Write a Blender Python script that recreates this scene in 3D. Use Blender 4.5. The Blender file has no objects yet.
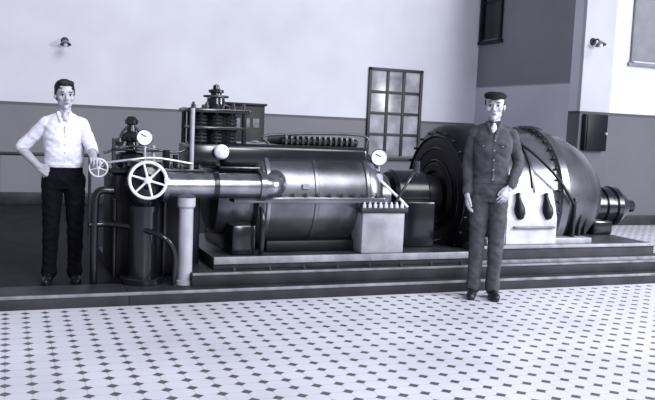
import bpy, bmesh, math, random
from mathutils import Vector, Matrix, noise, kdtree
from mathutils.bvhtree import BVHTree
random.seed(3)
scn=bpy.context.scene
scn.view_settings.view_transform='Standard'
scn.view_settings.look='None'
COL=scn.collection
rad=math.radians

# ------------------------------------------------------------ materials
def tint(g):
    return (g*0.93+0.000, g*0.94, g*1.06+0.004, 1)
def mat(name,g,rough=0.5,metal=0.0,var=0.15,scale=6.0,bump=0.0,coat=0.0,spec=0.4):
    m=bpy.data.materials.new(name); m.use_nodes=True
    nt=m.node_tree; b=nt.nodes['Principled BSDF']
    b.inputs['Roughness'].default_value=rough
    b.inputs['Metallic'].default_value=metal
    b.inputs['Coat Weight'].default_value=coat
    b.inputs['Coat Roughness'].default_value=0.12
    b.inputs['Specular IOR Level'].default_value=spec
    tc=nt.nodes.new('ShaderNodeTexCoord'); n=nt.nodes.new('ShaderNodeTexNoise')
    n.inputs['Scale'].default_value=scale; n.inputs['Detail'].default_value=5
    nt.links.new(tc.outputs['Object'],n.inputs['Vector'])
    r=nt.nodes.new('ShaderNodeValToRGB')
    r.color_ramp.elements[0].position=0.3; r.color_ramp.elements[1].position=0.7
    r.color_ramp.elements[0].color=tint(g*(1-var)); r.color_ramp.elements[1].color=tint(g*(1+var))
    nt.links.new(n.outputs['Fac'],r.inputs['Fac']); nt.links.new(r.outputs['Color'],b.inputs['Base Color'])
    if bump>0:
        bp=nt.nodes.new('ShaderNodeBump'); bp.inputs['Strength'].default_value=bump; bp.inputs['Distance'].default_value=0.02
        nt.links.new(n.outputs['Fac'],bp.inputs['Height']); nt.links.new(bp.outputs['Normal'],b.inputs['Normal'])
    return m
M_black=mat('black_enamel',0.007,0.20,var=0.4,spec=.5)
M_black2=mat('black_iron',0.005,0.45,var=0.4,spec=.25)
M_turb=mat('polished_casing',0.17,0.27,metal=0.85,var=0.55,scale=3)
M_gen=mat('lit_black_enamel',0.09,0.27,metal=.6,var=0.5,scale=3)  # casing is black gloss; the light on it is put in as grey
M_foot=mat('lit_foot_enamel',0.42,0.4,var=0.25)  # pale tone paints in the light on the casing's lower flank
M_oil=mat('grey_box_paint',0.34,0.45,var=0.25)
M_steel=mat('bright_steel',0.62,0.3,metal=0.6,var=0.1)
M_wheel=mat('wheel_nickel',0.82,0.35,metal=0.1,var=0.05)
M_pipe=mat('dark_steel_pipe',0.08,0.25,metal=0.6,var=0.25)
M_inlet=mat('polished_steam_pipe',0.30,0.24,metal=0.9,var=0.4)
M_col=mat('galvanised_pipe',0.36,0.45,var=0.2)
M_white=mat('white_dial',0.90,0.5,var=0.02)
M_eye=mat('eye_white',0.50,0.4,var=0.02)
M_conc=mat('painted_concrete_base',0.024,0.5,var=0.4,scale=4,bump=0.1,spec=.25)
M_edge=mat('pale_edge_highlight',0.17,0.55,var=0.4,scale=9)  # pale grey; on plinth and step edges it paints their highlight
M_bed=mat('cast_bedplate',0.03,0.42,var=0.4,scale=5,spec=.3)
M_bedl=mat('polished_bedplate_rim',0.26,0.4,var=0.3,scale=7)
M_glass=mat('window_glass',0.34,0.2,var=0.5,scale=3)
M_frame=mat('window_frame_paint',0.03,0.5)
M_skin=mat('skin',0.46,0.55,var=0.08,scale=20)
M_hair=mat('dark_hair',0.010,0.6,var=0.3,scale=40)
M_shirt=mat('white_cotton_shirt',0.84,0.8,var=0.06,scale=14,bump=0.25)
M_over=mat('grey_work_overalls',0.065,0.85,var=0.3,scale=14,bump=0.4,spec=.15)
M_trou=mat('dark_trousers',0.006,0.85,var=0.3,scale=14,bump=0.3,spec=.1)
M_shoe=mat('dark_leather',0.008,0.4)
M_cap=mat('dark_cap_cloth',0.014,0.85,spec=.15)
M_lip=mat('lips',0.16,0.5)
M_belt=mat('belt_leather',0.015,0.4)
M_button=mat('buttons',0.25,0.4)

# ------------------------------------------------------------ helpers
def empty(name,loc=(0,0,0)):
    o=bpy.data.objects.new(name,None); o.location=loc; o.empty_display_size=0.1; COL.objects.link(o); return o
def finish(name,bm,m,parent=None,smooth=True,ang=35):
    bmesh.ops.recalc_face_normals(bm,faces=bm.faces[:])
    me=bpy.data.meshes.new(name); bm.to_mesh(me); bm.free()
    if m: me.materials.append(m)
    if smooth:
        me.shade_smooth(); me.set_sharp_from_angle(angle=rad(ang))
    o=bpy.data.objects.new(name,me); COL.objects.link(o)
    if parent:
        o.parent=parent
        o.matrix_parent_inverse=Matrix.Translation(-Vector(parent.location))
    return o
def box(name,x0,x1,y0,y1,z0,z1,m,parent=None,bev=0.006,seg=2):
    bm=bmesh.new(); bmesh.ops.create_cube(bm,size=1)
    for v in bm.verts:
        v.co=Vector(((x0+x1)/2+v.co.x*(x1-x0),(y0+y1)/2+v.co.y*(y1-y0),(z0+z1)/2+v.co.z*(z1-z0)))
    if bev>0: bmesh.ops.bevel(bm,geom=bm.edges[:],offset=bev,segments=seg,affect='EDGES',profile=0.5)
    return finish(name,bm,m,parent)
def frame(ax):
    ax=Vector(ax).normalized()
    h=Vector((0,0,1)) if abs(ax.z)<0.9 else Vector((1,0,0))
    u=ax.cross(h).normalized(); v=ax.cross(u).normalized()
    return ax,u,v
def lathe_bm(bm,prof,org,ax,seg=48):
    ax,u,v=frame(ax); org=Vector(org); rings=[]
    for t,r in prof:
        if r<1e-6: rings.append([bm.verts.new(org+ax*t)])
        else: rings.append([bm.verts.new(org+ax*t+(u*math.cos(2*math.pi*i/seg)+v*math.sin(2*math.pi*i/seg))*r) for i in range(seg)])
    for A,B in zip(rings[:-1],rings[1:]):
        for i in range(seg):
            j=(i+1)%seg
            if len(A)==1 and len(B)==1: continue
            if len(A)==1: bm.faces.new((A[0],B[j],B[i]))
            elif len(B)==1: bm.faces.new((A[i],A[j],B[0]))
            else: bm.faces.new((A[i],A[j],B[j],B[i]))
def lathe(name,prof,org,ax,m,parent=None,seg=64,ang=30):
    bm=bmesh.new(); lathe_bm(bm,prof,org,ax,seg); return finish(name,bm,m,parent,ang=ang)
def cylp(L,r,b=None):
    b=min(r,L)*0.12 if b is None else b
    return [(0,0),(0,r-b),(b,r),(L-b,r),(L,r-b),(L,0)]
def cyl(name,p0,p1,r,m,parent=None,seg=32):
    p0=Vector(p0);p1=Vector(p1)
    return lathe(name,cylp((p1-p0).length,r),p0,p1-p0,m,parent,seg)
def torus_bm(bm,c,ax,R,r,seg=48,n=10):
    ax,u,v=frame(ax); c=Vector(c); rings=[]
    for i in range(seg):
        a=2*math.pi*i/seg; d=u*math.cos(a)+v*math.sin(a)
        rings.append([bm.verts.new(c+d*(R+r*math.cos(2*math.pi*k/n))+ax*(r*math.sin(2*math.pi*k/n))) for k in range(n)])
    for i in range(seg):
        A=rings[i];B=rings[(i+1)%seg]
        for k in range(n):
            l=(k+1)%n; bm.faces.new((A[k],A[l],B[l],B[k]))
def torus(name,c,ax,R,r,m,parent=None):
    bm=bmesh.new(); torus_bm(bm,c,ax,R,r); return finish(name,bm,m,parent)
def bolts(name,pts,ax,r,h,m,parent=None):
    bm=bmesh.new()
    for p in pts: lathe_bm(bm,[(0,0),(0,r),(h*0.6,r),(h*0.6,r*0.6),(h,r*0.55),(h,0)],p,ax,6)
    return finish(name,bm,m,parent)
def pipe(name,pts,r,m,parent=None):
    P=[Vector(p) for p in pts]; Q=[P[0]+(P[0]-P[1])]+P+[P[-1]+(P[-1]-P[-2])]; S_=[]
    for i in range(1,len(Q)-2):
        for k in range(6):
            t=k/6; a_,b_,c_,d_=Q[i-1],Q[i],Q[i+1],Q[i+2]
            S_.append(.5*((2*b_)+(c_-a_)*t+(2*a_-5*b_+4*c_-d_)*t*t+(3*b_-a_-3*c_+d_)*t*t*t))
    S_.append(P[-1]); bm=bmesh.new(); rings=[]; prev=None
    for i,q in enumerate(S_):
        d=(S_[min(i+1,len(S_)-1)]-S_[max(i-1,0)]).normalized()
        if prev is None: _,u,v=frame(d)
        else: u=(prev-d*prev.dot(d)).normalized()
        prev=u; v=d.cross(u)
        rings.append([bm.verts.new(q+(u*math.cos(2*math.pi*k/14)+v*math.sin(2*math.pi*k/14))*r) for k in range(14)])
    for A,B in zip(rings[:-1],rings[1:]):
        for k in range(14): bm.faces.new((A[k],A[(k+1)%14],B[(k+1)%14],B[k]))
    bm.faces.new(rings[0]); bm.faces.new(rings[-1][::-1])
    return finish(name,bm,m,parent)
def handwheel(name,c,ax,R,spokes=6,stem=0.12,mt=M_wheel):
    e=empty(name,c); ax=Vector(ax).normalized(); c=Vector(c)
    bm=bmesh.new(); torus_bm(bm,c,ax,R,R*0.09)
    a,u,v=frame(ax)
    for i in range(spokes):
        t=2*math.pi*(i+.25)/spokes; d=u*math.cos(t)+v*math.sin(t)
        lathe_bm(bm,[(0,0),(0,R*.075),(R*.95,R*.055),(R*.95,0)],c,d,10)
    lathe_bm(bm,[(-R*.14,0),(-R*.14,R*.12),(-R*.1,R*.2),(R*.12,R*.22),(R*.16,R*.14),(R*.16,0)],c,ax,24)
    finish('rim_and_spokes',bm,mt,e)
    cyl('spindle',c+ax*R*.1,c+ax*(stem),R*.1,M_steel,e)
    return e
def gauge(name,c,ax,R,foot):
    e=empty(name,c); ax=Vector(ax).normalized(); c=Vector(c)
    lathe('case',[(-.03,0),(-.03,R*.9),(0,R*1.03),(.012,R*1.06),(.016,R*1.0),(.008,R*.96),(.008,0)],c,ax,M_pipe,e,48)
    lathe('dial',[(.0085,0),(.009,R*.95),(.0080,R*.95)],c,ax,M_white,e,48)
    a,u,v=frame(ax)
    p=c+ax*.012
    cyl('needle',p-u*R*.2-v*R*.1,p+u*R*.45-v*R*.45,R*.045,M_black2,e,8)
    pipe('stem',[c-ax*.02-Vector((0,0,R*.8)),c-ax*.02-Vector((0,0,R*1.8)),Vector(foot)],.010,M_steel,e)
    return e

# ------------------------------------------------------------ camera
a=rad(22);p=math.atan(75/800);r=rad(2.5);F=800
f=Vector((math.sin(a)*math.cos(p),math.cos(a)*math.cos(p),-math.sin(p)))
R0=Vector((math.cos(a),-math.sin(a),0));U0=R0.cross(f)
R=R0*math.cos(r)+U0*math.sin(r);U=-R0*math.sin(r)+U0*math.cos(r)
cam=bpy.data.cameras.new("camera");co=bpy.data.objects.new("camera",cam);COL.objects.link(co);scn.camera=co
cam.sensor_width=36;cam.lens=36*F/655
co.matrix_world=Matrix.Translation((0,0,1.4))@Matrix((R,U,-f)).transposed().to_4x4()

# ------------------------------------------------------------ room
def floor_mat():
    m=bpy.data.materials.new('octagon_dot_tiles'); m.use_nodes=True; nt=m.node_tree; b=nt.nodes['Principled BSDF']
    N=nt.nodes.new; L=nt.links.new
    tc=N('ShaderNodeTexCoord'); sep=N('ShaderNodeSeparateXYZ'); L(tc.outputs['Object'],sep.inputs[0])
    def mth(op,a,b_=None,c=None):
        n=N('ShaderNodeMath'); n.operation=op
        for i,q in enumerate((a,b_,c)):
            if q is None: continue
            if isinstance(q,(int,float)): n.inputs[i].default_value=q
            else: L(q,n.inputs[i])
        return n.outputs[0]
    T=0.130
    def cell(o):
        s=mth('DIVIDE',o,T); fr=mth('FRACT',s); return mth('MULTIPLY',mth('MINIMUM',fr,mth('SUBTRACT',1.0,fr)),T)
    cx=cell(sep.outputs['X']); cy=cell(sep.outputs['Y'])
    l1=mth('ADD',cx,cy)
    dot=mth('LESS_THAN',l1,0.033)
    gr=mth('MAXIMUM',mth('LESS_THAN',mth('MINIMUM',cx,cy),0.0018),mth('LESS_THAN',mth('ABSOLUTE',mth('SUBTRACT',l1,0.035)),0.0018))
    nz=N('ShaderNodeTexNoise'); nz.inputs['Scale'].default_value=1.3; nz.inputs['Detail'].default_value=6; L(tc.outputs['Object'],nz.inputs['Vector'])
    rp=N('ShaderNodeValToRGB'); rp.color_ramp.elements[0].position=.3; rp.color_ramp.elements[1].position=.7
    rp.color_ramp.elements[0].color=tint(.56); rp.color_ramp.elements[1].color=tint(.70); L(nz.outputs['Fac'],rp.inputs['Fac'])
    def mix(fac,c1,c2):
        n=N('ShaderNodeMixRGB'); L(fac,n.inputs[0]); L(c1,n.inputs[1]); n.inputs[2].default_value=c2; return n.outputs[0]
    c=mix(gr,rp.outputs['Color'],tint(.42)); c=mix(dot,c,tint(.085))
    L(c,b.inputs['Base Color']); b.inputs['Roughness'].default_value=.38
    return m
M_floor=floor_mat()
M_floor2=mat('dark_floor_sheet',0.014,0.7,var=.4,scale=3,spec=.12)
def plane(name,x0,x1,y0,y1,z,m):
    bm=bmesh.new(); vs=[bm.verts.new(q) for q in((x0,y0,z),(x1,y0,z),(x1,y1,z),(x0,y1,z))]; bm.faces.new(vs); return finish(name,bm,m,None,False)
plane('floor',-6,16,-3,13.2,0,M_floor)
plane('floor_machine_bay',-6,7.3,6.05,13.0,0.004,M_floor2)  # darker sheet laid just above the tiles

def wall_mat(name,zs,gl,gu,line=0.02):
    m=bpy.data.materials.new(name); m.use_nodes=True; nt=m.node_tree; b=nt.nodes['Principled BSDF']; b.inputs['Roughness'].default_value=.85
    N=nt.nodes.new; L=nt.links.new
    tc=N('ShaderNodeTexCoord'); sep=N('ShaderNodeSeparateXYZ'); L(tc.outputs['Object'],sep.inputs[0])
    nz=N('ShaderNodeTexNoise'); nz.inputs['Scale'].default_value=1.2; nz.inputs['Detail'].default_value=7; L(tc.outputs['Object'],nz.inputs['Vector'])
    cr=N('ShaderNodeValToRGB'); cr.color_ramp.interpolation='CONSTANT'
    mr=N('ShaderNodeMapRange'); mr.inputs['From Min'].default_value=0; mr.inputs['From Max'].default_value=6; L(sep.outputs['Z'],mr.inputs['Value'])
    e=cr.color_ramp.elements; e[0].position=0; e[0].color=tint(gl); e[1].position=(zs+line)/6; e[1].color=tint(gu)
    q=e.new((zs-line)/6); q.color=tint(gl*.6)
    L(mr.outputs[0],cr.inputs['Fac'])
    mx=N('ShaderNodeMixRGB'); mx.blend_type='MULTIPLY'; mx.inputs[0].default_value=1
    r2=N('ShaderNodeValToRGB'); r2.color_ramp.elements[0].position=.3;r2.color_ramp.elements[1].position=.7
    r2.color_ramp.elements[0].color=(.88,.88,.88,1); r2.color_ramp.elements[1].color=(1,1,1,1)
    L(nz.outputs['Fac'],r2.inputs['Fac']); L(cr.outputs['Color'],mx.inputs[1]); L(r2.outputs['Color'],mx.inputs[2]); L(mx.outputs[0],b.inputs['Base Color'])
    return m
M_wb=wall_mat('back_wall_paint',1.52,.20,.68)
M_ws=wall_mat('side_wall_two_tone',2.2,.62,.24,.01)  # pale below the split height, darker grey above
M_wr=wall_mat('pilaster_wall_paint',1.75,.13,.68)
H=5.6
box('wall_back',-6,8.35,13.0,13.2,0,H,M_wb,None,0)
box('wall_side',8.15,8.35,10.3,13.0,0,H,M_ws,None,0)
box('wall_right',8.15,16,10.1,10.3,0,H,M_wr,None,0)
box('trim_pilaster',8.15,8.72,10.02,10.1,0,H,wall_mat('pilaster_paint',1.75,.13,.50),None,0.005)
box('baseboard_back',-6,8.15,12.97,13.0,0,.18,M_bed,None,.004)
box('baseboard_right',8.72,16,10.07,10.1,0,.16,M_bed,None,.004)
def window(name,axis,a0,a1,z0,z1,pos,nx,nz,fm=M_frame,gm=M_glass,t=.035):
    e=empty(name,(0,0,0))
    def bx(n,u0,u1,w0,w1,d0,d1,m):
        if axis=='y': return box(n,u0,u1,pos-d1,pos-d0,w0,w1,m,e,.004)
        return box(n,pos-d1,pos-d0,u0,u1,w0,w1,m,e,.004)
    bx('pane',a0,a1,z0,z1,0,.015,gm)
    for n,u0,u1,w0,w1 in(('jamb_1',a0-.05,a0,z0-.05,z1+.05),('jamb_2',a1,a1+.05,z0-.05,z1+.05),('sill',a0-.09,a1+.09,z0-.09,z0-.03),('head',a0-.05,a1+.05,z1,z1+.05)):
        bx(n,u0,u1,w0,w1,0,.05,fm)
    for i in range(1,nx):
        u=a0+(a1-a0)*i/nx; bx('mullion_%d'%i,u-t/2,u+t/2,z0,z1,.01,.04,fm)
    for i in range(1,nz):
        w=z0+(z1-z0)*i/nz; bx('bar_%d'%i,a0,a1,w-t/2,w+t/2,.01,.035,fm)
    return e
window('window_1','y',5.98,6.95,.9,2.40,13.0,3,4,t=.05)
window('window_2','x',12.3,12.88,3.08,4.4,8.15,1,2,M_black2,mat('black_glass',.008,.2),.03)
M_pg=mat('plain_grey_panel',.22,.6,var=.1)
window('upper_grey_block','y',9.15,10.6,2.62,4.6,10.1,1,2,mat('grey_block_border',.20,.6),M_pg,.03)  # plain grey wall block; pane and frame pieces are added form
e=empty('electrical_cabinet',(3.6,12.8,0))
box('carcass',3.3,3.95,12.7,12.97,0,1.66,M_black2,e,.01)
box('door_leaf',3.34,3.91,12.68,12.70,.1,1.6,M_black2,e,.004)
box('cornice',3.27,3.98,12.67,12.97,1.66,1.70,M_black2,e,.006)
for i in range(3): box('meter_%d'%i,3.42+i*.16,3.53+i*.16,12.665,12.68,1.3,1.45,M_edge,e,.004)
e=empty('fuse_box',(8.4,10,1.5))
box('case',8.2,8.62,9.92,10.02,1.18,1.74,M_black2,e,.01)
box('lid',8.22,8.60,9.90,9.92,1.2,1.72,M_black2,e,.006)
cyl('knob',(8.56,9.86,1.45),(8.56,9.90,1.45),.02,M_steel,e)
for i in range(2):
    px,py,pz=((.82,13.0,2.5),(8.3,10.02,2.84))[i]
    e=empty('wall_lamp' if i==0 else 'wall_lamp.001',(px,py,pz))
    lathe('rose',[(0,0),(0,.06),(.02,.05),(.02,0)],(px,py,pz),(0,-1,0),M_bed,e,24)
    pipe('arm',[(px,py,pz),(px,py-.1,pz+.03),(px,py-.16,pz-.02)],.012,M_bed,e)
    lathe('shade',[(0,.02),(.03,.05),(.07,.085),(.065,.08),(.03,.045),(0,0)],(px,py-.16,pz),(0,-.3,-1),M_edge,e,24)
    lathe('bulb',[(.03,0),(.04,.02),(.075,.032),(.1,.02),(.108,0)],(px,py-.16,pz),(0,-.3,-1),M_white,e,20)
e=empty('pipe_railing',(0,10,0))
cyl('top_rail',(-4,9.6,.93),(1.0,9.6,.93),.02,M_bed,e,16)
for i in range(6): cyl('post_%d'%i,(-4+i*.98,9.6,0),(-4+i*.98,9.6,.93),.018,M_bed,e,16)

# ------------------------------------------------------------ foundation
e=empty('machine_foundation',(3,6.9,0))
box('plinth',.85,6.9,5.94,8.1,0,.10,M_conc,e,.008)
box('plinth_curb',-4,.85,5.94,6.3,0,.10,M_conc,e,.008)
box('plinth_highlight_edge',-4,6.9,5.93,5.955,.080,.104,M_edge,e,.006)  # pale strip, the plinth's edge highlight put into colour
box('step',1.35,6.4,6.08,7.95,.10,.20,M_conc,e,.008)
box('step_highlight_edge',1.35,6.4,6.07,6.10,.185,.205,M_edge,e,.006)  # pale strip carrying the step's edge highlight in its colour
box('bedplate_turbine',1.55,4.0,6.22,7.6,.20,.30,M_bed,e,.01)
box('bedplate_rim',1.55,4.0,6.205,6.235,.245,.305,M_bedl,e,.006)
box('bedplate_generator',4.0,6.05,6.16,7.8,.20,.36,M_bed,e,.012)
box('bedplate_generator_rim',4.0,6.07,6.14,6.18,.335,.365,M_bedl,e,.006)
box('bedplate_generator_foot',4.0,6.1,6.12,6.16,.20,.235,M_edge,e,.006)
bolts('anchor_bolts',[(1.7+.3*i,6.15,.2) for i in range(15)],(0,0,1),.014,.04,M_pipe,e)

# ------------------------------------------------------------ turbine
AY,AZ=6.8,.76
T=empty('steam_turbine',(2.4,AY,AZ))
lathe('casing',[(1.62,0),(1.62,.28),(1.64,.33),(1.68,.35),(1.93,.37),(1.96,.43),(2.0,.455),(2.95,.46),(3.04,.445),(3.12,.39),(3.17,.3),(3.18,.22),(3.3,.2),(3.3,0)],(0,AY,AZ),(1,0,0),M_turb,T,96)
for i,(x,rr) in enumerate(((2.02,.475),(2.45,.466),(2.93,.472))):
    lathe('band_%d'%i,[(0,.3),(0,rr-.006),(.006,rr),(.034,rr),(.04,rr-.006),(.04,.3)],(x,AY,AZ),(1,0,0),M_turb if i else M_inlet,T,96)  # first band in brighter metal stands in for a vertical highlight streak
box('joint_flange',1.72,3.08,AY-.52,AY+.52,AZ-.025,AZ+.025,M_turb,T,.008)
bolts('flange_bolts',[(1.8+.11*i,AY-.49,AZ+.025) for i in range(12)],(0,0,1),.015,.035,M_pipe,T)
box('lagging_cover',1.66,3.0,AY-.33,AY+.33,AZ+.25,AZ+.455,M_black,T,.05,4)
box('cover_rim',1.63,3.03,AY-.36,AY+.36,AZ+.23,AZ+.265,M_black,T,.01)
box('louvre_hood',2.2,2.95,AY-.2,AY+.2,AZ+.45,AZ+.52,M_black2,T,.03,3)
for i in range(13):
    box('louvre_%d'%i,2.24+i*.052,2.262+i*.052,AY-.22,AY+.22,AZ+.46,AZ+.535,M_pipe,T,.006)
pipe('cover_handle',[(2.1,AY-.2,AZ+.45),(2.1,AY-.2,AZ+.53),(2.95,AY-.2,AZ+.56),(3.02,AY-.2,AZ+.45)],.012,M_pipe,T)
box('nameplate',2.33,2.39,AY-.468,AY-.44,AZ+.09,AZ+.13,M_bedl,T,.003)
box('support_leg_1',1.72,1.92,6.3,7.3,.30,.55,M_black,T,.02)
box('support_leg_2',2.98,3.14,6.3,7.3,.30,.52,M_black,T,.02)
box('drain_sump',2.05,2.9,6.42,7.2,.30,.40,M_black2,T,.02)
bm=bmesh.new()
for i in range(7): lathe_bm(bm,cylp(.05,.035),(1.70,AY+.0+.29*math.cos(i*.9),AZ+.29*math.sin(i*.9)),(-1,0,0),16)
finish('end_nozzle_caps',bm,M_black2,T)
pipe('drain_pipe',[(1.95,6.27,.7),(1.95,6.22,.6),(1.95,6.22,.4),(1.95,6.25,.3)],.022,M_black,T)
box('oil_box',2.86,3.27,6.25,6.48,.30,.66,M_oil,T,.015)
box('oil_box_lid',2.84,3.29,6.23,6.5,.66,.70,M_bed,T,.006)
bolts('oil_box_studs',[(2.88+.052*i,6.27,.70) for i in range(8)],(0,0,1),.016,.05,M_wheel,T)
pipe('regulating_lever',[(3.08,6.45,.95),(3.17,6.4,.86),(3.25,6.35,.78),(3.33,6.33,.70)],.013,M_wheel,T)
lathe('lever_pivot',cylp(.08,.04),(3.08,6.5,.95),(0,-1,0),M_steel,T,24)
box('bearing_pedestal',3.36,3.74,6.52,7.1,.30,.74,M_black,T,.03,3)
lathe('bearing_cap',[(0,0),(0,.22),(.03,.25),(.33,.25),(.36,.22),(.36,0)],(3.37,AY+.05,AZ),(1,0,0),M_black,T,48)
lathe('shaft_coupling',[(3.28,0),(3.28,.1),(3.74,.1),(3.74,.2),(3.9,.2),(3.9,0)],(0,AY+.1,AZ),(1,0,0),M_pipe,T,48)
cyl('oil_cup',(3.55,6.6,.98),(3.55,6.6,1.1),.03,M_pipe,T)
pipe('oil_feed_pipe',[(3.2,6.35,.7),(3.3,6.32,.9),(3.42,6.4,1.0),(3.5,6.5,.98)],.012,M_pipe,T)

# ------------------------------------------------------------ steam inlet, stop valve, governor
V=empty('steam_inlet_valve',(1.1,6.3,.88))
lathe('inlet_pipe',[(0,0),(0,.13),(.04,.13),(.04,.10),(.78,.10),(.78,.12),(.83,.12),(.83,0)],(1.12,6.22,.88),(1,0,0),M_inlet,V,48)
lathe('pipe_collar',[(0,.0),(0,.112),(.04,.112),(.04,0)],(1.52,6.22,.88),(1,0,0),M_black,V,48)
pipe('inlet_elbow',[(1.9,6.22,.88),(2.02,6.24,.88),(2.1,6.4,.9),(2.1,6.6,.95)],.10,M_inlet,V)
lathe('valve_body',[(-.2,0),(-.2,.12),(-.16,.12),(-.15,.09),(-.08,.13),(0,.15),(.08,.13),(.14,.1),(.15,.13),(.19,.13),(.19,0)],(1.0,6.32,.87),(0,0,1),M_black,V,40)
lathe('bonnet',[(0,0),(0,.11),(.03,.11),(.05,.06),(.12,.04),(.12,0)],(1.0,6.2,.91),(0,-1,0),M_black,V,32)
lathe('riser_pipe',cylp(.6,.11),(1.0,6.32,.10),(0,0,1),M_black,V,40)
lathe('riser_flange',cylp(.05,.17),(1.0,6.32,.10),(0,0,1),M_black,V,40)
box('valve_chest',.78,1.5,6.5,7.1,.10,.95,M_black2,V,.04,3)
box('valve_chest_lid',.76,1.52,6.48,7.12,.95,.99,M_black,V,.01)
bolts('chest_studs',[(.8+.075*i,6.51,.99) for i in range(10)],(0,0,1),.014,.04,M_pipe,V)
for i in range(4): cyl('small_pipe_%d'%i,(.80+.13*i,6.45,.10),(.80+.13*i,6.45,.75+.04*i),.018,M_black,V,16)
pipe('cross_pipe',[(.6,6.4,.55),(.8,6.38,.55),(1.1,6.15,.5),(1.22,6.15,.35),(1.22,6.15,.1)],.022,M_black,V)
pipe('bypass_pipe',[(.78,6.4,.82),(.66,6.4,.80),(.64,6.4,.6),(.64,6.4,.004)],.03,M_black,V)
pipe('link_rod',[(.72,6.45,1.03),(.9,6.4,1.06),(1.1,6.4,1.08),(1.4,6.4,1.04)],.010,M_steel,V)

handwheel('valve_handwheel',(.985,6.03,.93),(.25,1,0),.135,6,.15)
handwheel('valve_handwheel.001',(.67,6.46,.99),(.3,1,0),.07,5,.2)
gauge('pressure_gauge',(1.01,6.38,1.24),(-.25,-1,0),.062,(1.02,6.42,1.0))
gauge('pressure_gauge.001',(3.10,6.48,1.13),(-.4,-1,0),.072,(3.08,6.5,.97))
C2=empty('support_column',(1.31,6.2,0))
lathe('post',[(.10,0),(.10,.075),(.13,.075),(.135,.057),(.70,.055),(.72,.07),(.785,.07),(.785,0)],(1.315,6.2,0),(0,0,1),M_col,C2,40)

G=empty('speed_governor',(.95,6.75,1))
lathe('drum',[(0,0),(0,.11),(.02,.12),(.1,.12),(.12,.1),(.13,.05),(.2,.04),(.21,.07),(.24,.08),(.27,.06),(.29,.035),(.34,.03),(.35,.05),(.38,.055),(.41,.03),(.42,0)],(.95,6.7,.99),(0,0,1),M_black,G,36)
for s in(-1,1):
    pipe('arm_%d'%(s+2),[(.95,6.7,1.34),(.95+s*.07,6.7,1.27),(.95+s*.09,6.7,1.2)],.012,M_pipe,G)
    lathe('ball_%d'%(s+2),[(-.04,0),(-.03,.026),(0,.04),(.03,.026),(.04,0)],(.95+s*.095,6.7,1.19),(0,0,1),M_pipe,G,24)
cyl('side_post_1',(.80,6.6,.99),(.80,6.6,1.22),.016,M_pipe,G,12)
cyl('side_post_2',(1.12,6.62,.99),(1.12,6.62,1.17),.016,M_steel,G,12)
cyl('side_post_3',(1.22,6.6,.99),(1.22,6.6,1.14),.03,M_black,G,12)
cyl('side_post_4',(1.30,6.62,.99),(1.30,6.62,1.10),.022,M_black,G,12)
box('bracket',.78,1.16,6.58,6.64,1.12,1.14,M_black,G,.004)
pipe('lever_arm',[(.72,6.6,1.10),(.95,6.6,1.16),(1.3,6.6,1.12),(1.45,6.6,1.2)],.011,M_pipe,G)

S=empty('control_valve_gear',(1.65,6.8,1.2))
box('base_block',1.4,1.92,6.55,7.0,1.0,1.2,M_black,S,.02)
for i,(x,y) in enumerate(((1.43,6.62),(1.88,6.62),(1.43,6.95),(1.88,6.95))):
    cyl('pillar_%d'%i,(x,y,1.0),(x,y,1.5),.02,M_black,S,20)
cyl('front_pillar',(1.41,6.5,.95),(1.41,6.5,1.49),.018,M_col,S,20)
box('crosshead',1.39,1.92,6.58,6.99,1.46,1.495,M_black,S,.008)
box('middle_plate',1.42,1.90,6.60,6.97,1.32,1.345,M_black,S,.006)
box('rear_shield',1.46,1.86,6.93,6.96,1.0,1.46,M_black2,S,.006)
for k,x in enumerate((1.53,1.66,1.79)):
    bm=bmesh.new()
    for i in range(8): torus_bm(bm,(x,6.7,1.22+.03*i),(0,0,1),.04,.011,20,6)
    finish('spring_%d'%k,bm,M_pipe,S)
    cyl('stem_%d'%k,(x,6.7,1.18),(x,6.7,1.5),.014,M_pipe,S,12)
lathe('servo_head',[(0,0),(0,.12),(.03,.12),(.04,.08),(.09,.075),(.10,.05),(.13,.045),(.14,.065),(.16,.065),(.17,.03),(.2,.025),(.21,0)],(1.66,6.75,1.495),(0,0,1),M_black,S,32)
torus('servo_ring',(1.66,6.75,1.60),(0,0,1),.10,.010,M_pipe,S)
bolts('crosshead_nuts',[(1.44,6.62,1.495),(1.87,6.62,1.495),(1.55,6.62,1.495),(1.78,6.62,1.495)],(0,0,1),.022,.05,M_pipe,S)
lathe('white_round_disc',[(0,0),(0,.05),(.02,.062),(.04,.05),(.055,.02),(.057,0)],(1.66,6.5,1.14),(-.3,-1,0),M_white,S,28)  # plain white rounded disc, does not emit
cyl('disc_bracket',(1.66,6.5,1.14),(1.68,6.6,1.13),.02,M_black,S,12)

# ------------------------------------------------------------ generator
GY=6.95
E=empty('electric_generator',(4.7,GY,AZ))
lathe('stator_casing',[(4.10,0),(4.10,.69),(4.13,.70),(4.17,.68),(4.93,.68),(4.95,.72),(5.03,.72),(5.05,.68),(5.25,.65),(5.5,.54),(5.68,.40),(5.73,.3),(5.73,0)],(0,GY,AZ),(1,0,0),M_gen,E,128)
lathe('end_shield',[(3.95,0),(3.95,.22),(3.92,.24),(3.92,.3),(3.95,.33),(3.94,.5),(3.95,.58),(3.98,.65),(4.03,.69),(4.12,.705),(4.34,.705),(4.34,.5)],(0,GY,AZ),(1,0,0),M_black2,E,128)
for i,rr in enumerate((.34,.46,.58)): torus('shield_ring_%d'%i,(3.945,GY,AZ),(1,0,0),rr,.010,M_black,E)
bm=bmesh.new()
for i in range(24):
    t=2*math.pi*i/24; lathe_bm(bm,cylp(.03,.014),(3.96,GY+.62*math.cos(t),AZ+.62*math.sin(t)),(-1,0,0),6)
finish('shield_bolts',bm,M_black,E)
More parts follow.
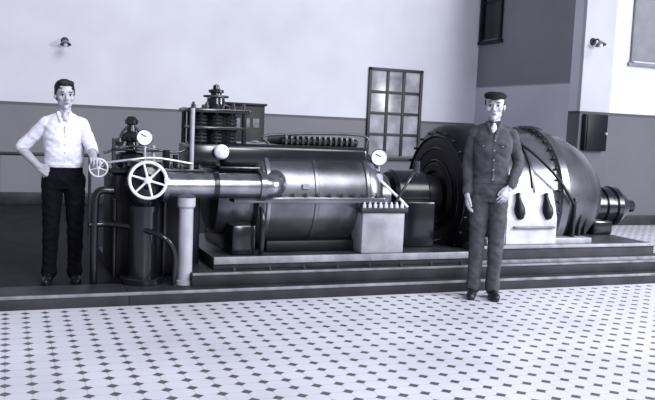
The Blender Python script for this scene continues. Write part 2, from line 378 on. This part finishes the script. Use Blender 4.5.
for i,x in enumerate((4.36,4.62)): lathe('frame_band_%d'%i,[(0,.6),(0,.695),(.025,.695),(.025,.6)],(x,GY,AZ),(1,0,0),M_pipe,E,128)
bm=bmesh.new()
for i in range(40):
    t=2*math.pi*i/40; lathe_bm(bm,cylp(.025,.014),(4.93,GY+.70*math.cos(t),AZ+.70*math.sin(t)),(-1,0,0),6)
finish('flange_bolts',bm,M_black2,E)
torus('lifting_eye',(4.6,GY,AZ+.74),(0,1,0),.05,.015,M_black,E)
bm=bmesh.new()
prof=[(6.18,.36),(6.18,.62),(6.28,.90),(6.6,.90),(6.6,.36)]
A=[bm.verts.new((4.28,y,z)) for y,z in prof];B=[bm.verts.new((4.86,y,z)) for y,z in prof]
bm.faces.new(A);bm.faces.new(B[::-1])
for i in range(5):
    j=(i+1)%5; bm.faces.new((A[i],A[j],B[j],B[i]))
bmesh.ops.bevel(bm,geom=bm.edges[:],offset=.012,segments=2,affect='EDGES')
finish('mounting_foot',bm,M_foot,E)
for i,x in enumerate((4.43,4.745)):
    lathe('terminal_insulator_%d'%i,[(0,0),(.01,.03),(.06,.052),(.11,.05),(.17,.03),(.22,.018),(.25,.022),(.26,0)],(x,6.17,.60),(0,.25,1),M_black2,E,28)
box('terminal_strip',4.36,4.82,6.15,6.20,.52,.54,M_edge,E,.006)
box('ledge_bracket',4.1,5.3,6.2,6.45,.36,.42,M_bedl,E,.01)
lathe('slip_ring_housing',[(5.6,0),(5.6,.28),(5.74,.28),(5.77,.2),(5.80,.19),(5.81,.22),(5.88,.22),(5.89,.2),(5.95,.2),(5.96,.22),(6.02,.22),(6.03,.2),(6.09,.2),(6.10,.22),(6.16,.22),(6.24,.17),(6.32,.12),(6.33,.08),(6.44,.07),(6.44,0)],(0,GY,AZ-.11),(1,0,0),M_black,E,64)
box('outboard_pedestal',5.78,6.04,6.75,7.2,.36,.52,M_black,E,.03,3)
pipe('field_cable',[(4.36,6.6,1.42),(4.6,6.35,1.25),(4.85,6.22,1.0),(5.05,6.2,.75)],.014,M_black2,E)
for i in range(3): box('air_duct_rib_%d'%i,5.1+i*.12,5.13+i*.12,6.25+i*.06,6.6,.36,.8-i*.1,M_black,E,.01)

# ------------------------------------------------------------ people
def uvs(bm,c,rx,ry,rz,lab,lay,rot=None,n=20,mm=12):
    vs=bmesh.ops.create_uvsphere(bm,u_segments=n,v_segments=mm,radius=1)['verts']
    c=Vector(c)
    for v in vs:
        q=Vector((v.co.x*rx,v.co.y*ry,v.co.z*rz))
        if rot: q=rot@q
        v.co=q+c; v[lay]=lab
def limb(bm,p0,p1,r0,r1,lab,lay,seg=18):
    p0=Vector(p0);p1=Vector(p1);L=(p1-p0).length
    n=max(3,int(L/.02))
    prof=[(-r0,0)]+[(-r0*math.cos(k*math.pi/8),r0*math.sin(k*math.pi/8)) for k in(1,2,3)]
    prof+=[(L*i/n,r0+(r1-r0)*i/n) for i in range(n+1)]
    prof+=[(L+r1*math.sin(k*math.pi/8),r1*math.cos(k*math.pi/8)) for k in(1,2,3)]+[(L+r1,0)]
    b0=len(bm.verts); lathe_bm(bm,prof,p0,p1-p0,seg); bm.verts.ensure_lookup_table()
    for q in bm.verts[b0:]: q[lay]=lab
def loft(bm,secs,lab,lay,seg=36,pw=2.3):
    rings=[]
    full=[]
    for s0,s1 in zip(secs[:-1],secs[1:]):
        k=max(1,int(abs(s1[2]-s0[2])/.02))
        for i in range(k): full.append([s0[j]+(s1[j]-s0[j])*i/k for j in range(5)])
    full.append(secs[-1])
    for cx,cy,z,rx,ry in full:
        rg=[]
        for i in range(seg):
            t=2*math.pi*i/seg; c_,s_=math.cos(t),math.sin(t)
            q=bm.verts.new((cx+rx*abs(c_)**(2/pw)*(1 if c_>0 else -1),cy+ry*abs(s_)**(2/pw)*(1 if s_>0 else -1),z)); q[lay]=lab; rg.append(q)
        rings.append(rg)
    for A,B in zip(rings[:-1],rings[1:]):
        for i in range(seg):
            j=(i+1)%seg; bm.faces.new((A[i],A[j],B[j],B[i]))
    bm.faces.new(rings[0][::-1]); bm.faces.new(rings[-1])
def hand(bm,w,d,n,thumb,curl,lay,lab,s=1.0):
    w=Vector(w); d=Vector(d).normalized(); n=Vector(n); n=(n-d*n.dot(d)).normalized(); sd=d.cross(n).normalized()*thumb
    offs=[.033,.011,-.011,-.031]; lens=[.068,.076,.070,.055]; kn=[.088,.092,.087,.078]
    limb(bm,w-d*.02,w+d*.02,.024*s,.023*s,lab,lay)
    for o,l,k in zip(offs,lens,kn):
        limb(bm,w+sd*o*.5*s,w+(d*k+sd*o)*s,.016*s,.0135*s,lab,lay,seg=12)
        p=w+(d*k+sd*o)*s; dd=(d+sd*o*2.2).normalized(); ang=curl*.8
        for j,fr in enumerate((.45,.32,.23)):
            ax=dd.cross(n).normalized(); rt=Matrix.Rotation(ang*(1.0 if j else .7),3,ax)
            nd=(rt@dd)
            if nd.dot(n)<dd.dot(n)-1e-6: nd=Matrix.Rotation(-ang*(1.0 if j else .7),3,ax)@dd
            dd=nd.normalized(); q=p+dd*l*fr*s
            limb(bm,p,q,(.0092-.0008*j)*s,(.0086-.0010*j)*s,lab,lay,seg=12); p=q
    p=w+(d*.02+sd*.022)*s; q=p+(d*.035+sd*.022+n*.012)*s
    limb(bm,p,q,.016*s,.012*s,lab,lay,seg=12)
    r1=q+(d*.030+sd*.006+n*.008)*s; limb(bm,q,r1,.011*s,.0095*s,lab,lay,seg=12)
    limb(bm,r1,r1+(d*.024-sd*.003+n*.006)*s,.0095*s,.008*s,lab,lay,seg=12)

LS,LH,LT,LL,LF,LB,LC,LW=0,1,2,3,4,5,6,7
HS=1.05
def head(bm,c,lay,rz,hair,cap):
    Rm=Matrix.Rotation(rz,3,'Z')
    def P(x,y,z): return Vector(c)+Rm@Vector((x,y,z))*HS
    def S(x,y,z,a_,b_,c_,lab,n=20): uvs(bm,P(x,y,z),a_*HS,b_*HS,c_*HS,lab,lay,Rm,n)
    S(0,.012,.045,.074,.092,.078,LS,32)
    S(0,-.022,-.005,.063,.064,.085,LS,32)
    S(0,-.030,-.060,.045,.052,.048,LS)
    S(0,-.070,-.094,.021,.018,.018,LS)
    for s in(-1,1):
        S(s*.026,-.080,.028,.026,.012,.009,LS)
        S(s*.042,-.060,-.020,.020,.020,.022,LS)
        S(s*.034,-.02,-.06,.022,.04,.03,LS)
        S(s*.074,.008,-.002,.010,.018,.030,LS)
        S(s*.012,-.098,-.032,.010,.011,.008,LS)
    limb(bm,P(0,-.084,.020),P(0,-.112,-.026),.008,.013,LS,lay,seg=12)
    S(0,-.080,-.060,.026,.014,.012,LS)
    if hair:
        S(0,.020,.062,.080,.094,.076,LH,32); S(0,.045,.015,.077,.073,.078,LH,32)
        S(-.02,-.040,.102,.052,.042,.024,LH); S(.03,-.038,.100,.038,.042,.024,LH)
        for s in(-1,1): S(s*.072,.002,.035,.008,.03,.035,LH)
    else:
        S(0,.04,.02,.076,.070,.07,LH,32)
        for s in(-1,1): S(s*.072,.008,.03,.008,.024,.03,LH)
    if cap:
        S(-.0,.012,.083,.092,.108,.030,LC,32); S(0,.0,.072,.084,.100,.024,LC,32); S(-.008,.03,.098,.080,.088,.022,LC,32)
        S(0,-.098,.060,.058,.046,.008,LC)
    return P,Rm
def build_person(name,loc,yaw,build,mats,vox=.0048,scale=1.0,wr=.006,extras=()):
    bm=bmesh.new(); lay=bm.verts.layers.int.new('lab')
    info=build(bm,lay)
    bmesh.ops.recalc_face_normals(bm,faces=bm.faces[:])
    bm.normal_update()
    kd=kdtree.KDTree(len(bm.verts)); labs=[]; sn=[]
    for i,v in enumerate(bm.verts): kd.insert(v.co,i); labs.append(v[lay]); sn.append(v.normal.copy())
    kd.balance()
    me=bpy.data.meshes.new('tmp'); bm.to_mesh(me); bm.free()
    o=bpy.data.objects.new('tmp',me); COL.objects.link(o)
    md=o.modifiers.new('r','REMESH'); md.mode='VOXEL'; md.voxel_size=vox; md.adaptivity=0
    sm=o.modifiers.new('s','SMOOTH'); sm.factor=.5; sm.iterations=3
    dg=bpy.context.evaluated_depsgraph_get(); dg.update()
    m2=bpy.data.meshes.new_from_object(o.evaluated_get(dg)); bpy.data.objects.remove(o)
    m2.name=name; m2.materials.clear()
    for q in mats: m2.materials.append(q)
    nn=[v.normal.copy() for v in m2.vertices]
    vl=[]
    for k,v in enumerate(m2.vertices):
        n0=nn[k]; best=None; bl=0; co_=v.co
        for q,i,dist in kd.find_n(co_,12):
            cost=dist*.6+abs((q-co_).dot(sn[i]))+.025*(1-n0.dot(sn[i]))
            if best is None or cost<best: best=cost; bl=labs[i]
        vl.append(bl)
    nb=[[] for _ in vl]
    for ed in m2.edges:
        a_,b_=ed.vertices; nb[a_].append(b_); nb[b_].append(a_)
    for it in range(5):
        nv=vl[:]
        for i,ns in enumerate(nb):
            me_=vl[i]
            df=[vl[j] for j in ns if vl[j]!=me_]
            if len(df)*2>len(ns): nv[i]=max(set(df),key=df.count)
            elif len(df)*2==len(ns) and it%2==0 and len(set(df))==1: nv[i]=max(me_,df[0])
        vl=nv
    for pl in m2.polygons:
        c=[vl[q] for q in pl.vertices]; pl.material_index=max(set(c),key=c.count)
    for i,v in enumerate(m2.vertices):
        if vl[i] in(LT,LL,LW):
            c=v.co.copy(); d=noise.noise(Vector((c.x*9,c.y*9,c.z*22+c.x*12)))+.7*noise.noise(Vector((c.x*25-c.z*18,c.y*20,c.z*30)))
            v.co=c+nn[i]*d*wr
    m2.shade_smooth()
    e=empty(name,(0,0,0))
    b=bpy.data.objects.new('body',m2); COL.objects.link(b); b.parent=e
    P,Rm=info
    def ell(n,pos,a_,b_,c_,m):
        bb=bmesh.new(); l2=bb.verts.layers.int.new('lab'); uvs(bb,P(*pos),a_*HS,b_*HS,c_*HS,0,l2,Rm); ob=finish(n,bb,m); ob.parent=e
    for s in(-1,1):
        ell('eye_%d'%(s+2),(s*.030,-.0765,.002),.0135,.008,.0075,M_eye)
        ell('iris_%d'%(s+2),(s*.030,-.0825,.002),.0065,.004,.0065,M_hair)
        ell('upper_lid_%d'%(s+2),(s*.030,-.0795,.0095),.016,.007,.0035,M_hair)
        ell('eyebrow_%d'%(s+2),(s*.031,-.0885,.029),.018,.006,.0035,M_hair)
    ell('upper_lip',(0,-.0915,-.0570),.021,.005,.0030,M_lip)
    ell('lower_lip',(0,-.0905,-.0640),.017,.005,.0035,M_lip)
    if extras:
        bv=BVHTree.FromPolygons([v.co for v in m2.vertices],[tuple(p_.vertices) for p_ in m2.polygons])
        for k,(x,z,rr) in enumerate(extras):
            hit=bv.ray_cast(Vector((x,-1,z)),Vector((0,1,0)))
            if hit[0]:
                bb=bmesh.new(); l2=bb.verts.layers.int.new('lab'); uvs(bb,hit[0],rr,.004,rr,0,l2); ob=finish('button_%d'%k,bb,M_button); ob.parent=e
    e.location=loc; e.rotation_euler=(0,0,yaw); e.scale=(scale,)*3
    return e

def man_overalls(bm,lay):
    for s,fx in((-1,-.085),(1,.075)):
        limb(bm,(s*.078,.0,.90),(s*.078,-.005,.50),.090,.066,LL,lay)
        limb(bm,(s*.078,-.005,.50),(fx,.02,.12),.068,.056,LL,lay)
        limb(bm,(fx,.02,.14),(fx,.015,.085),.061,.064,LL,lay)
        limb(bm,(fx,.045,.045),(fx+s*.02,-.12,.035),.040,.036,LF,lay)
        limb(bm,(fx+s*.02,-.12,.033),(fx+s*.025,-.155,.03),.040,.030,LF,lay)
        limb(bm,(fx,.03,.11),(fx,.02,.05),.045,.042,LF,lay)
        limb(bm,(fx,.06,.02),(fx+s*.02,-.15,.018),.034,.034,LF,lay)
        limb(bm,(0,.012,1.45),(s*.135,.008,1.395),.050,.052,LT,lay)
    loft(bm,[(0,0,.82,.12,.095),(0,0,.90,.160,.110),(0,0,.98,.150,.105)],LL,lay)
    loft(bm,[(0,0,.93,.158,.113),(0,0,1.02,.142,.104),(0,-.005,1.15,.148,.108),(0,-.005,1.28,.165,.114),(0,.0,1.36,.165,.106),(0,.005,1.42,.135,.085),(0,.012,1.465,.080,.068)],LT,lay)
    loft(bm,[(0,0,.975,.158,.117),(0,0,1.005,.154,.114)],LT,lay)
    loft(bm,[(0,.012,1.45,.074,.066),(0,.008,1.49,.066,.058)],LT,lay)
    limb(bm,(-.055,-.04,1.475),(-.022,-.100,1.395),.018,.012,LT,lay); limb(bm,(.055,-.04,1.475),(.022,-.100,1.395),.018,.012,LT,lay)
    uvs(bm,(0,-.078,1.435),.022,.026,.040,LW,lay)
    limb(bm,(0,.01,1.45),(0,-.005,1.57),.053,.051,LS,lay)
    limb(bm,(.012,-.112,1.37),(.012,-.106,1.0),.008,.008,LT,lay,seg=10)
    for s in(-1,1): limb(bm,(s*.055,-.104,1.295),(s*.105,-.096,1.295),.013,.013,LT,lay,seg=10)
    limb(bm,(-.150,.005,1.385),(-.192,.03,1.15),.056,.047,LT,lay)
    limb(bm,(-.192,.03,1.15),(-.185,-.05,.92),.047,.037,LT,lay)
    limb(bm,(-.185,-.05,.92),(-.184,-.055,.90),.041,.040,LT,lay)
    hand(bm,(-.183,-.065,.875),(.05,-.25,-1),(1,.1,0),1,.55,lay,LS)
    limb(bm,(.150,.005,1.385),(.232,.06,1.155),.056,.050,LT,lay)
    limb(bm,(.232,.06,1.155),(.175,-.085,.985),.050,.040,LT,lay)
    limb(bm,(.175,-.085,.985),(.168,-.095,.97),.043,.041,LT,lay)
    hand(bm,(.160,-.105,.955),(-.45,-.25,-.85),(-.5,.85,-.1),-1,.35,lay,LS)
    return head(bm,(0,-.015,1.612),lay,rad(-6),False,True)

def man_shirt(bm,lay):
    for s,fx in((-1,-.11),(1,.10)):
        limb(bm,(s*.088,.0,.90),(s*.10,-.01,.50),.096,.072,LL,lay)
        limb(bm,(s*.10,-.01,.50),(fx,.02,.12),.072,.058,LL,lay)
        limb(bm,(fx,.02,.14),(fx,.015,.085),.062,.066,LL,lay)
        limb(bm,(fx,.045,.045),(fx+s*.02,-.12,.035),.040,.036,LF,lay)
        limb(bm,(fx+s*.02,-.12,.033),(fx+s*.025,-.155,.03),.040,.030,LF,lay)
        limb(bm,(fx,.03,.11),(fx,.02,.05),.045,.042,LF,lay)
        limb(bm,(fx,.06,.02),(fx+s*.02,-.15,.018),.034,.034,LF,lay)
        limb(bm,(0,.012,1.44),(s*.13,.008,1.385),.048,.052,LT,lay)
    loft(bm,[(0,0,.82,.13,.10),(0,0,.90,.168,.115),(0,0,1.0,.152,.108)],LL,lay)
    loft(bm,[(0,0,.985,.156,.112),(0,0,1.02,.156,.112)],LB,lay)
    loft(bm,[(0,0,1.02,.160,.118),(0,-.005,1.10,.162,.122),(0,-.005,1.26,.170,.120),(0,.0,1.35,.166,.108),(0,.005,1.41,.135,.088),(0,.012,1.455,.080,.068)],LT,lay)
    limb(bm,(-.052,-.042,1.470),(-.028,-.104,1.40),.014,.011,LT,lay); limb(bm,(.052,-.042,1.470),(.028,-.104,1.40),.014,.011,LT,lay)
    limb(bm,(.010,-.120,1.36),(.010,-.122,1.06),.007,.007,LT,lay,seg=10)
    uvs(bm,(0,-.084,1.435),.022,.026,.040,LS,lay)
    limb(bm,(0,.01,1.44),(0,-.005,1.57),.055,.053,LS,lay)
    limb(bm,(-.145,.005,1.375),(-.315,.07,1.19),.056,.056,LT,lay)
    limb(bm,(-.315,.07,1.19),(-.340,.065,1.165),.058,.054,LT,lay)
    limb(bm,(-.348,.06,1.15),(-.215,-.035,1.02),.043,.030,LS,lay)
    hand(bm,(-.205,-.045,1.01),(.75,-.25,-.40),(.25,1,-.1),-1,.45,lay,LS)
    limb(bm,(.145,.005,1.375),(.225,-.13,1.175),.056,.053,LT,lay)
    limb(bm,(.225,-.13,1.175),(.228,-.17,1.16),.054,.051,LT,lay)
    limb(bm,(.226,-.15,1.165),(.236,-.345,1.09),.041,.029,LS,lay)
    hand(bm,(.236,-.355,1.105),(.08,-1,-.05),(0,-.25,-1),1,.75,lay,LS)
    return head(bm,(0,-.015,1.612),lay,rad(10),True,False)
mo=[M_skin,M_hair,M_over,M_over,M_shoe,M_belt,M_cap,M_shirt]
ms=[M_skin,M_hair,M_shirt,M_trou,M_shoe,M_belt,M_cap,M_shirt]
build_person('man',(3.77,5.71,0),rad(-30),man_overalls,mo,extras=[(.012,1.33-.08*i,.007) for i in range(5)]+[(-.08,1.285,.006),(.08,1.285,.006)])
build_person('man.001',(.44,6.90,.004),rad(-4),man_shirt,ms,scale=.955,extras=[(.010,1.34-.07*i,.005) for i in range(4)])

# ------------------------------------------------------------ light
w=bpy.data.worlds.new('World'); scn.world=w; w.use_nodes=True
bg=w.node_tree.nodes['Background']; bg.inputs[0].default_value=(.90,.92,1.12,1); bg.inputs[1].default_value=.36
def area(name,loc,tgt,sx,sy,en):
    l=bpy.data.lights.new(name,'AREA'); l.shape='RECTANGLE'; l.size=sx; l.size_y=sy; l.energy=en; l.color=(.95,.96,1)
    o=bpy.data.objects.new(name,l); COL.objects.link(o); o.location=loc
    o.rotation_euler=(Vector(tgt)-Vector(loc)).to_track_quat('-Z','Y').to_euler(); return o
area('window_light_right',(9.5,2.2,3.6),(4.8,6.5,.5),1.8,3.2,800)
area('fill_light_front',(2.6,-2.5,4.2),(2.6,6.5,1.2),1.4,2.6,460)  # added area light behind the camera, brightens the back wall and machine
s=bpy.data.lights.new('sun','SUN'); s.energy=1.7; s.angle=rad(25); so=bpy.data.objects.new('sun',s); COL.objects.link(so)
so.rotation_euler=(Vector((-.35,.75,-.62))).to_track_quat('-Z','Y').to_euler()
